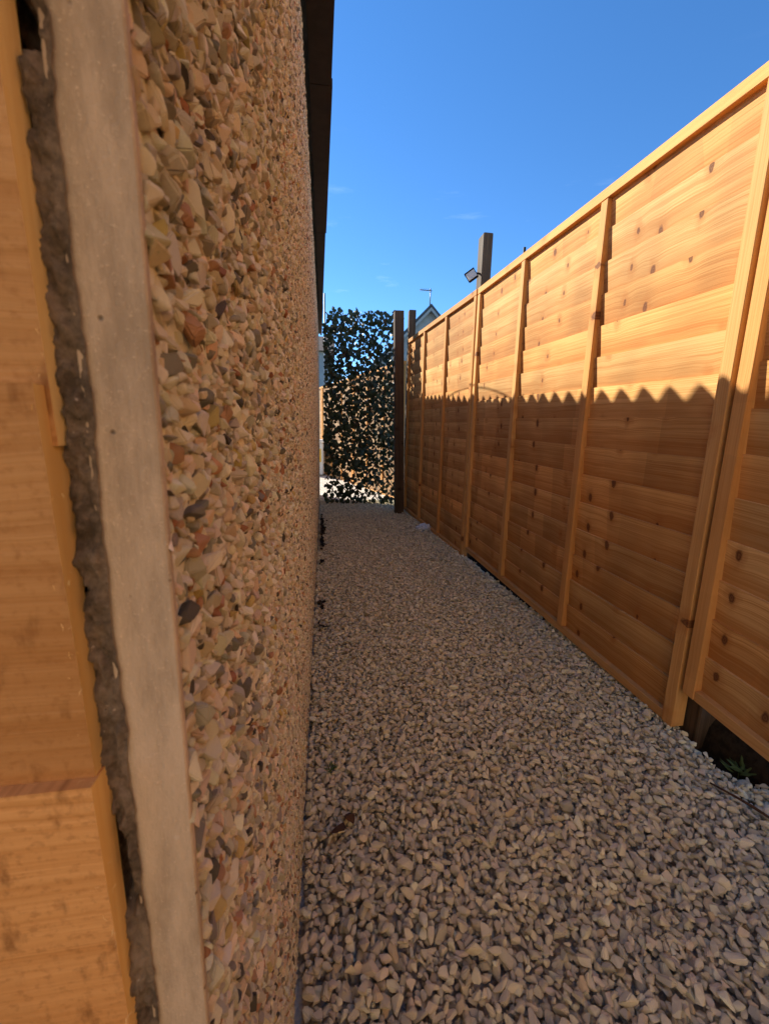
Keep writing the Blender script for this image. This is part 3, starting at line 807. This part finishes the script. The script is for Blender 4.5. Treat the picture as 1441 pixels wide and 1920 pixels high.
# black leaf litter against the wall foot
bm = bmesh.new()
src = [leaf_mesh('litter_%d' % i, 40 + i, None) for i in range(3)]
for cy_, nL, sp, hgt in ((3.6, 110, .16, .13), (3.15, 40, .14, .05), (1.98, 16, .05, .02), (1.76, 8, .03, .012), (2.7, 10, .06, .015)):
    for i in range(nL):
        h = random.random() ** 1.6 * hgt
        loc = Vector((-.032 + abs(random.gauss(0, .024)) * (1 - h / (hgt * 1.4)), cy_ + random.gauss(0, sp * .5), .012 + h))
        s = random.uniform(.012, .03)
        tmp = bmesh.new(); tmp.from_mesh(src[i % 3]); tmp.transform(Matrix.LocRotScale(loc, Euler((random.gauss(0, .7), random.gauss(0, .7), random.uniform(0, 6.28))), Vector((s, s, s * 2))))
        mm = bpy.data.meshes.new('tmp'); tmp.to_mesh(mm); tmp.free(); bm.from_mesh(mm); bpy.data.meshes.remove(mm)
tag(ob('leaf_litter', bm_mesh('leaf_litter', bm, M['litter'])), 'black leaf litter gathered along the foot of the garage wall', 'leaf litter', None, 'stuff')

# cable lying over the roof edge: its bow throws the thin arc of shadow on the fence
cp = []
for q in range(25):
    t = q / 24; y = 3.42 + 1.16 * t
    arc = .052 * math.sin(math.pi * min(1, max(0, (t - .02) / .98)) ** .8) ** .8
    cp.append((edge_x(y) - .012 - .05 * (1 - math.sin(math.pi * t)), y, roof_h(y) + .004 + arc))
tag(ob('cable', tube('cable', cp, .0045, M['cable'])), 'thin black cable bowed over the edge of the garage roof', 'cable')

# ================================================================== BEYOND
house = empty('house', (4.6, 25.5, 0), 'pale gable end of a distant house behind the fence, with an aerial on top', 'house')
pk = (793 - 607) / 775 * 25.5 + .1; pz = H + (809 - 590) / 775 * 25.5
hx = pk - 4.6; hw = 3.6; ez = pz - hw * 1.02
v = [(hx - hw, 0, 0), (hx + hw, 0, 0), (hx + hw, 0, ez), (hx, 0, pz - .12), (hx - hw, 0, ez)]
v += [(a, 9, c) for a, b, c in v]
f = [(0, 1, 2, 3, 4), (9, 8, 7, 6, 5), (0, 4, 9, 5), (1, 6, 7, 2)]
ob('wall', mesh_np('house_wall', v, f, M['render']), house)
rv = []; th = .16
for y in (-.3, 9.3):
    rv += [(hx - hw - .3, y, ez - .32), (hx, y, pz - .02), (hx + hw + .3, y, ez - .32), (hx + hw + .3, y, ez - .32 + th), (hx, y, pz - .02 + th), (hx - hw - .3, y, ez - .32 + th)]
rf = [(0, 1, 7, 6), (1, 2, 8, 7), (3, 4, 10, 9), (4, 5, 11, 10), (0, 5, 4, 1), (1, 4, 3, 2), (6, 7, 10, 11), (7, 8, 9, 10), (0, 6, 11, 5), (2, 3, 9, 8)]
roof = ob('roof', mesh_np('house_roof', rv, rf, M['slate']), house)
bm = bmesh.new()
for s in (-1, 1):
    a = Vector((hx, -.33, pz - .06)); b = Vector((hx + s * (hw + .28), -.33, ez - .34)); n_ = Vector((0, 0, -.2))
    q = [bm.verts.new(p) for p in (a, b, b + n_, a + n_)] + [bm.verts.new(p + Vector((0, .028, 0))) for p in (a, b, b + n_, a + n_)]
    for i4 in range(4): bm.faces.new((q[i4], q[(i4 + 1) % 4], q[4 + (i4 + 1) % 4], q[4 + i4]))
    bm.faces.new(q[:4][::-1]); bm.faces.new(q[4:])
finish(bm)
ob('bargeboard', bm_mesh('bargeboard', bm, M['render']), house)
win = ob('window', box_mesh('window', -.6, .6, -.05, .03, 0, 1.2, M['white'], .01), house, (hx, 0, 3.0))
ob('pane', box_mesh('pane', -.52, .52, -.065, -.052, .08, 1.12, M['glass'], 0), win)
aer = ob('aerial', tube('aerial_mast', [(0, 0, 0), (0, 0, 1.05)], .03, M['metal'], 6), house, (hx + .08, .4, pz + .1))
ob('boom', tube('aerial_boom', [(.1, 0, .93), (-.62, .1, .98)], .025, M['metal'], 6), aer)
for i in range(5):
    x = -.05 - .13 * i
    ob('element', tube('aerial_element', [(x, -.2, .97), (x, .3, .97)], .012, M['metal'], 5), aer)

bung = empty('bungalow', (-1.6, 24, 0), 'low grey bungalow with brown roof seen past the garage corner', 'bungalow')
ob('wall', box_mesh('bung_wall', -4, 2.05, 0, 6, 0, H + 4.25, M['render'], .02), bung)
v = [(-4.2, -.3, H + 4.2), (2.25, -.3, H + 4.2), (2.25, 6.3, H + 4.2), (-4.2, 6.3, H + 4.2), (-4.2, 3, H + 5.6), (2.25, 3, H + 5.6)]
ob('roof', mesh_np('bung_roof', v, [(0, 1, 5, 4), (2, 3, 4, 5), (1, 2, 5), (3, 0, 4), (3, 2, 1, 0)], M['browntile']), bung)
bw = ob('window', box_mesh('bung_window', -.8, .8, -.05, .03, 0, 1.1, M['white'], .01), bung, (.2, 0, 1.6))
ob('pane', box_mesh('bung_pane', -.7, .7, -.066, -.052, .1, 1.0, M['glass'], 0), bw)
tag(ob('street_pole', tube('street_pole', [(0, 0, 0), (0, 0, H + 5.95)], .035, M['metal'], 8), None, (.07, 20, 0)), 'thin pale pole standing against the sky beside the garage roof end', 'pole')
bx = empty('storage_box', (-.13, 8.4, 0), 'pale grey box with a yellow panel, in the slit beside the garage wall', 'box')
bm = bmesh.new(); bm_box(bm, -.3, .12, 0, .4, 0, .64); finish(bm, .02, 2); ob('body', bm_mesh('box_body', bm, M['plasticwhite']), bx)
bm = bmesh.new(); bm_box(bm, -.32, .14, -.02, .42, .642, .70); finish(bm, .015, 2); ob('lid', bm_mesh('box_lid', bm, M['plasticwhite']), bx)
bm = bmesh.new(); bm_box(bm, -.2, .07, -.008, -.002, .26, .52); finish(bm, .001); ob('front_panel', bm_mesh('box_panel', bm, M['yellow']), bx)

# ================================================================== ADDED HOUSE WALL, UNSEEN BEHIND THE CAMERA, BOUNCING WARM SUNLIGHT
back = empty('added_brick_house', (0, -4.2, 0), 'added buff brick house wall, unseen behind the photographer, bouncing warm sunlight down the path', 'house')
tb2 = NT('buff brick'); pbk = tb2.obj(); spb = tb2.n('SeparateXYZ', {0: pbk})
bk = tb2.n('TexBrick', {'Vector': tb2.comb(spb.outputs[0], spb.outputs[2], 0.0), 'Color1': (.66, .44, .25), 'Color2': (.58, .37, .20), 'Mortar': (.52, .45, .36), 'Scale': 1.0, 'Mortar Size': .01, 'Brick Width': .225, 'Row Height': .075})
M['brick'] = tb2.done(bk.outputs[0], .9, tb2.bump(bk.outputs[1], -.5, .006), .2)
wallb = ob('wall', box_mesh('bounce_house_wall', -5, 5, -.25, 0, -.1, 5.2, M['brick'], .004), back)
for x, z, w, h in ((-2.6, .9, 1.4, 1.2), (2.4, 3.2, 1.4, 1.2), (-2.6, 3.2, 1.4, 1.2)):
    wf = ob('window', box_mesh('w_frame', -w / 2, w / 2, .001, .05, 0, h, M['white'], .006), back, (x, 0, z))
    ob('pane', box_mesh('w_pane', -w / 2 + .08, w / 2 - .08, .052, .06, .08, h - .08, M['glass'], 0), wf)
dr = ob('door', box_mesh('door', -.43, .43, .001, .04, 0, 2.0, M['white'], .006), back, (1.6, 0, 0))
ob('handle', tube('door_handle', [(.34, .045, 1.0), (.34, .09, 1.0), (.24, .09, 1.0)], .01, M['metal']), dr)
